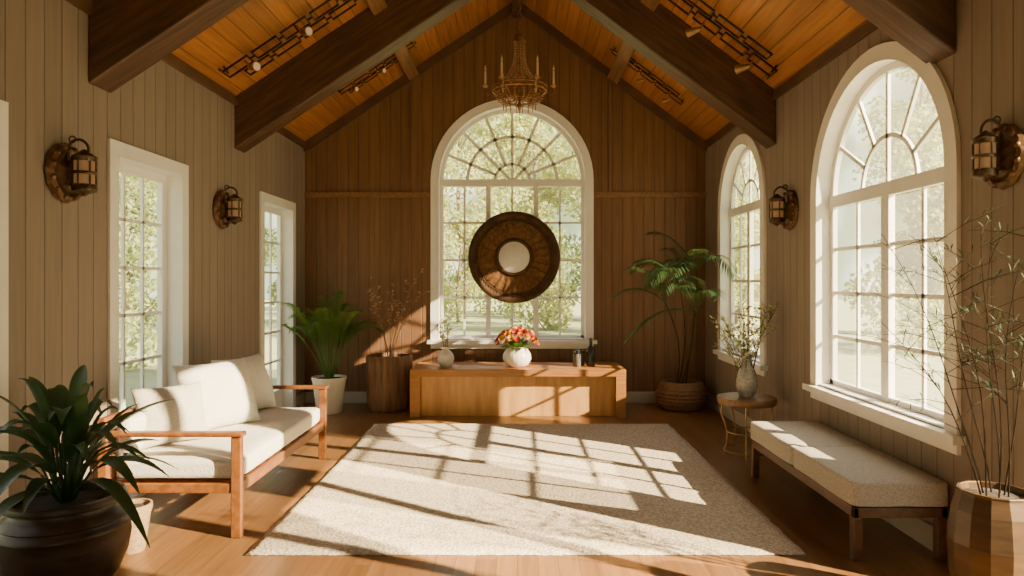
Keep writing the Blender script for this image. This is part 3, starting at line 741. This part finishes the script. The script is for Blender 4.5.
ml.clampw(loc); ms.clampw(loc); ms.obj('stem','leafdark',e,smooth=True); o=ml.obj('foliage','leafdark',e,fix=False,smooth=True); o['kind']='stuff'
e=thing('plant_pot','small tan woven pot standing beside sofa arm','plant pot',(-2.14,3.80,0))
pot([(0,0),(.06,0),(.065,.01),(.09,.2),(.1,.235),(.1,.26),(.088,.26),(.082,.22),(0,.22)],'potcream',e,32,.235,.082)
def palm(loc,label,nf,L,z0,el0,el1,droop,ll,lm,potf,nl=22,lw=.024):
    e=thing('potted_palm',label,'potted plant',loc); potf(e); ml=MB()
    for i in range(nf):
        a=2.4*i+R.uniform(-.2,.2); q=(i+.5)/nf; el=rad(el0+(el1-el0)*q)
        d=Vector((math.cos(a)*math.cos(el),math.sin(a)*math.cos(el),math.sin(el)))
        ml.frond((.03*math.cos(a),.03*math.sin(a),z0),d,L*R.uniform(.8,1.05),droop*R.uniform(.7,1.2),nl,ll,lw,.34)
    ml.clampw(loc); o=ml.obj('fronds',lm,e,fix=False); o['kind']='stuff'; return e
palm((-2.14,7.78,0),'lush green palm in white ceramic pot beside door',26,1.60,.38,88,66,.50,.22,'leafpalm',
  lambda e: pot([(0,0),(.13,0),(.14,.01),(.18,.34),(.195,.39),(.195,.41),(.18,.41),(.17,.37),(0,.37)],'potwhite',e,40,.385,.17),30,.014)
loc=(-1.50,8.02,0); e=thing('stump_planter','rough wooden stump planter with dried branches against wall','planter',loc)
sm=lambda a,z:1+.025*math.sin(7*a+z*3)+.02*math.sin(13*a+1+z*5)
pot([(0,0),(.235,0),(.255,.03),(.262,.2),(.262,.4),(.268,.55),(.27,.61),(.255,.635),(.238,.625),(.235,.58),(0,.58)],'stump',e,72,.59,.235,mod=sm)
s2=sprig('dried_branches','bare dried branches with small tan leaves in stump planter','dried branches',(loc[0],loc[1],.60),10,.98,.40,'leafdry','twig',.045,.026,6,.03,4,.0,(.05,-.08),.005)
loc=(1.93,8.02,0); e=thing('potted_palm','tall slender palm with thin arching fronds in woven basket','potted plant',loc)
mb=MB(); prof=[(0,0),(.2,0)]
for k in range(15):
    t=k/14; prof.append((.2+.095*math.sin(pi*(.12+.76*t))+(.007 if k%2 else -.004),.01+.31*t))
prof+=[(.215,.33),(.2,.32),(.2,.28),(0,.28)]
mb.lathe(prof,72,mod=lambda a,z:1+.012*math.sin(36*a+(z*60))); mb.obj('basket','wicker',e,smooth=True,label='brown woven wicker basket')
mb=MB(); mb.lathe([(0,.30),(.2,.29),(.2,.27),(0,.27)],24); mb.obj('soil','soil',e)
ms=MB(); ml=MB()
for (bx_,tx,ty,tz,nf) in ((.05,.14,-.2,1.62,5),(-.03,-.12,-.45,1.42,5),(.0,.04,-.5,1.15,4),(-.06,-.25,-.3,1.25,4)):
    f=lambda t:Vector((bx_+(tx-bx_)*t*t+.04*math.sin(pi*t),ty*t,.28+(tz-.28)*t))
    ms.tube([f(k/10) for k in range(11)],[.0095-.004*k/10 for k in range(11)],8)
    for i in range(nf):
        a=rad(190)+(-1.8+3.6*i/(nf-1))+R.uniform(-.2,.2); el=rad(R.uniform(20,70)); d=Vector((math.cos(a)*math.cos(el),math.sin(a)*math.cos(el)*.8-.1,math.sin(el)))
        ml.frond(f(1),d,R.uniform(.75,1.05),R.uniform(.35,.85),28,.24,.014,.12,.5,.005)
ml.clampw(loc); ms.obj('trunk','stem',e,smooth=True); o=ml.obj('fronds','leafpalm2',e,fix=False); o['kind']='stuff'
loc=(2.09,2.99,0); e=thing('potted_plant','wispy thin-stemmed plant in ochre brown clay pot','potted plant',loc)
mb=MB(); mb.lathe([(0,0),(.11,0),(.14,.05),(.172,.22),(.178,.36),(.162,.50),(.14,.575),(.145,.585),(.13,.588),(.125,.55),(0,.55)],14); mb.obj('pot','potwood',e,bevel=.012,bseg=3)
mb=MB(); mb.lathe([(0,.565),(.12,.56),(.12,.54),(0,.54)],20); mb.obj('soil','soil',e)
ms=MB(); ml=MB()
for i in range(8):
    a=rad(360*i/8+R.uniform(-12,12)); sp=R.uniform(.12,.42); H=R.uniform(1.25,1.76); dx,dy=sp*math.cos(a)-.17,sp*math.sin(a)*.7
    f=lambda t:Vector((.04*math.cos(a)*(1-t)+dx*t**1.4+.02*math.sin(6*t+i),.04*math.sin(a)*(1-t)+dy*t**1.4,.55+(H-.55)*t))
    ms.tube([f(k/10) for k in range(11)],[.0042*(1-.7*k/10) for k in range(11)],6)
    for b in range(11):
        t=R.uniform(.38,1); p=f(t); an=R.uniform(0,2*pi); d=Vector((math.cos(an),math.sin(an),R.uniform(.3,1.0))).normalized(); L=R.uniform(.16,.38)
        g=lambda s:p+d*L*s+Vector((0,0,-.2*L*s*s)); ms.tube([g(0),g(.5),g(1)],[.002,.0014,.0008],4)
        for q in range(9):
            s=R.uniform(.25,1); dd=d+Vector((R.uniform(-.8,.8),R.uniform(-.8,.8),R.uniform(-.4,.6))); ml.leaf(g(s),dd,R.uniform(.045,.085),.0055,.3,3,.2)
ml.clampw(loc); ms.clampw(loc); ms.obj('stem','darkstem',e,smooth=True); o=ml.obj('foliage','leafthin',e,fix=False); o['kind']='stuff'

# ------------------------------------------------------------------ trees outside, added sun blockers
def tree(lm,seed):
    RR=random.Random(seed); e=thing('tree','leafy sunlit garden tree outside the windows','tree',(0,0,0),'garden trees')
    mt=MB(); mt.tube([(0,0,-.15),(.05,0,1.2),(-.05,.1,2.6),(.1,.05,4.5),(0,0,6.5)],[.09,.07,.06,.05,.03],10)
    blobs=[]
    for k in range(22):
        a=RR.uniform(0,2*pi); r=RR.uniform(.3,1.3); z=.4+6.8*k/21; c=Vector((r*math.cos(a),r*math.sin(a),z)); blobs.append((c,RR.uniform(.5,.95)))
        mt.tube([(0,0,max(.4,z-1.0)),(c.x*.5,c.y*.5,z-.4),tuple(c)],[.03,.02,.01],6)
    mt.obj('trunk','bark',e,smooth=True); ml=MB()
    for i in range(9000):
        c,r=RR.choice(blobs); v=Vector((RR.gauss(0,1),RR.gauss(0,1),RR.gauss(0,1))).normalized()*r*RR.uniform(.2,1)**.5
        p=c+v; a=Vector((RR.uniform(-1,1),RR.uniform(-1,1),RR.uniform(-1,1))).normalized(); b=a.cross(Vector((RR.uniform(-1,1),RR.uniform(-1,1),RR.uniform(-1,1)))).normalized()
        s=RR.uniform(.06,.10); ml.add([p-a*s,p+b*s*.6,p+a*s,p-b*s*.6],[(0,1,2,3)])
    o=ml.obj('leaf_canopy',lm,e,fix=False); o['kind']='stuff'; return e
tA=tree('treeleaf',1); tB=tree('treeleaf2',2)
pos=[(-4.2,20,0,1.1),(0.6,22,1,1.1),(5.2,20.5,0,1.1),(-2.3,27,1,1.1),(3.2,28,0,1.1),(-8,26,0,1.1),(8.4,26,1,1.1),(.2,34,0,1.3),(-5,34,1,1.3),
     (-8.4,12.5,0,.9),(-10,17.5,0,1),(-14,14,0,1),
     (9.5,16.0,0,1),(13.0,14.5,0,1),(13,20.5,0,1)]
usedA=usedB=False
for i,(x,y,k,s) in enumerate(pos):
    if k==0: o=tA if not usedA else dup(tA); usedA=True
    else: o=tB if not usedB else dup(tB); usedB=True
    o.location=(x,y,-.13); o.rotation_euler=(0,0,i*1.3); o.scale=(s,s,s)
e=thing('sun_blocker_cypress','unseen dense cypress shape added to block sun at the far window','tree',(8.4,3.15,-.13),'added sun blockers'); mb=MB()  # out of view, added to keep direct sun off the back wall
mb.lathe([(0,.3),(.35,.4),(.5,1.2),(.6,2.5),(.68,4.2),(.68,7.2),(.55,8.0),(.3,8.8),(0,9.4)],24,mod=lambda a,z:1+.06*math.sin(5*a+z*4)); mb.obj('blocker_core','cypress',e,smooth=True)
mb=MB(); mb.cyl((0,0,0),(0,0,.5),.12,.1); mb.obj('trunk','bark',e)
mb=MB(); RR=random.Random(5)
for i in range(3500):
    z=RR.uniform(.4,9.0); rr=.72*math.sin(pi*min(1,max(.05,(z/9.6)))**.8)**.5 if z<9.3 else .1; a=RR.uniform(0,2*pi); mb.leaf((rr*math.cos(a)*.92,rr*math.sin(a)*.92,z),(math.cos(a)*.4,math.sin(a)*.4,1),RR.uniform(.12,.2),.06,0,2)
o=mb.obj('blocker_sprays','cypress',e,fix=False); o['kind']='stuff'
e2=dup(e); e2.location=(8.6,5.42,-.13)  # second added blocker, keeps sun off the round mirror

# ------------------------------------------------------------------ light
def sun(nm,en,d,col):
    s=bpy.data.lights.new(nm,'SUN'); s.energy=en; s.angle=rad(.6); s.color=col; o=bpy.data.objects.new(nm,s); C.objects.link(o)
    o.rotation_euler=Vector(d).to_track_quat('-Z','Y').to_euler()
sun('sun',36,(-1,.68,-.76),(1,.80,.50)); sun('added_sun',30,(-1,.42,-.46),(1,.80,.50))  # second sun is added, angled to light more of the rug
w=bpy.data.worlds.new('world'); bpy.context.scene.world=w; w.use_nodes=True; n=w.node_tree.nodes; l=w.node_tree.links; bg=n['Background']
tc=N(n,'ShaderNodeTexCoord'); sp=N(n,'ShaderNodeSeparateXYZ'); l.new(tc.outputs['Generated'],sp.inputs[0])
cr=N(n,'ShaderNodeValToRGB'); cr.color_ramp.elements[0].color=(1,.93,.82,1); cr.color_ramp.elements[1].color=(.85,.88,.90,1); cr.color_ramp.elements[1].position=.7
l.new(sp.outputs[2],cr.inputs[0])
nz=N(n,'ShaderNodeTexNoise'); nz.inputs['Scale'].default_value=11; nz.inputs['Detail'].default_value=1.5; l.new(tc.outputs['Generated'],nz.inputs['Vector'])
fr=N(n,'ShaderNodeValToRGB'); e=fr.color_ramp.elements; e[0].position=.32; e[0].color=(.20,.26,.11,1); e[1].position=.70; e[1].color=(2.4,2.35,1.9,1)
x=e.new(.48); x.color=(.48,.56,.30,1); x=e.new(.58); x.color=(1.0,1.05,.72,1)
l.new(nz.outputs[0],fr.inputs[0])
edge=mth(n,l,'ADD',sp.outputs[2],mth(n,l,'MULTIPLY',nz.outputs[0],.35))
mr=N(n,'ShaderNodeMapRange'); mr.inputs[1].default_value=.45; mr.inputs[2].default_value=.62; l.new(edge,mr.inputs[0])
wc=mixc(n,l,mr.outputs[0],fr.outputs[0],cr.outputs[0])
l.new(wc,bg.inputs[0]); bg.inputs[1].default_value=2.5
cam=bpy.data.cameras.new('camera'); co_=bpy.data.objects.new('camera',cam); C.objects.link(co_); co_.location=(0,0,1.5); co_.rotation_euler=(pi/2,0,0)
cam.lens=24; cam.sensor_width=36; cam.shift_x=-5/1024; cam.shift_y=-7/1024; cam.clip_start=.05
bpy.context.scene.camera=co_
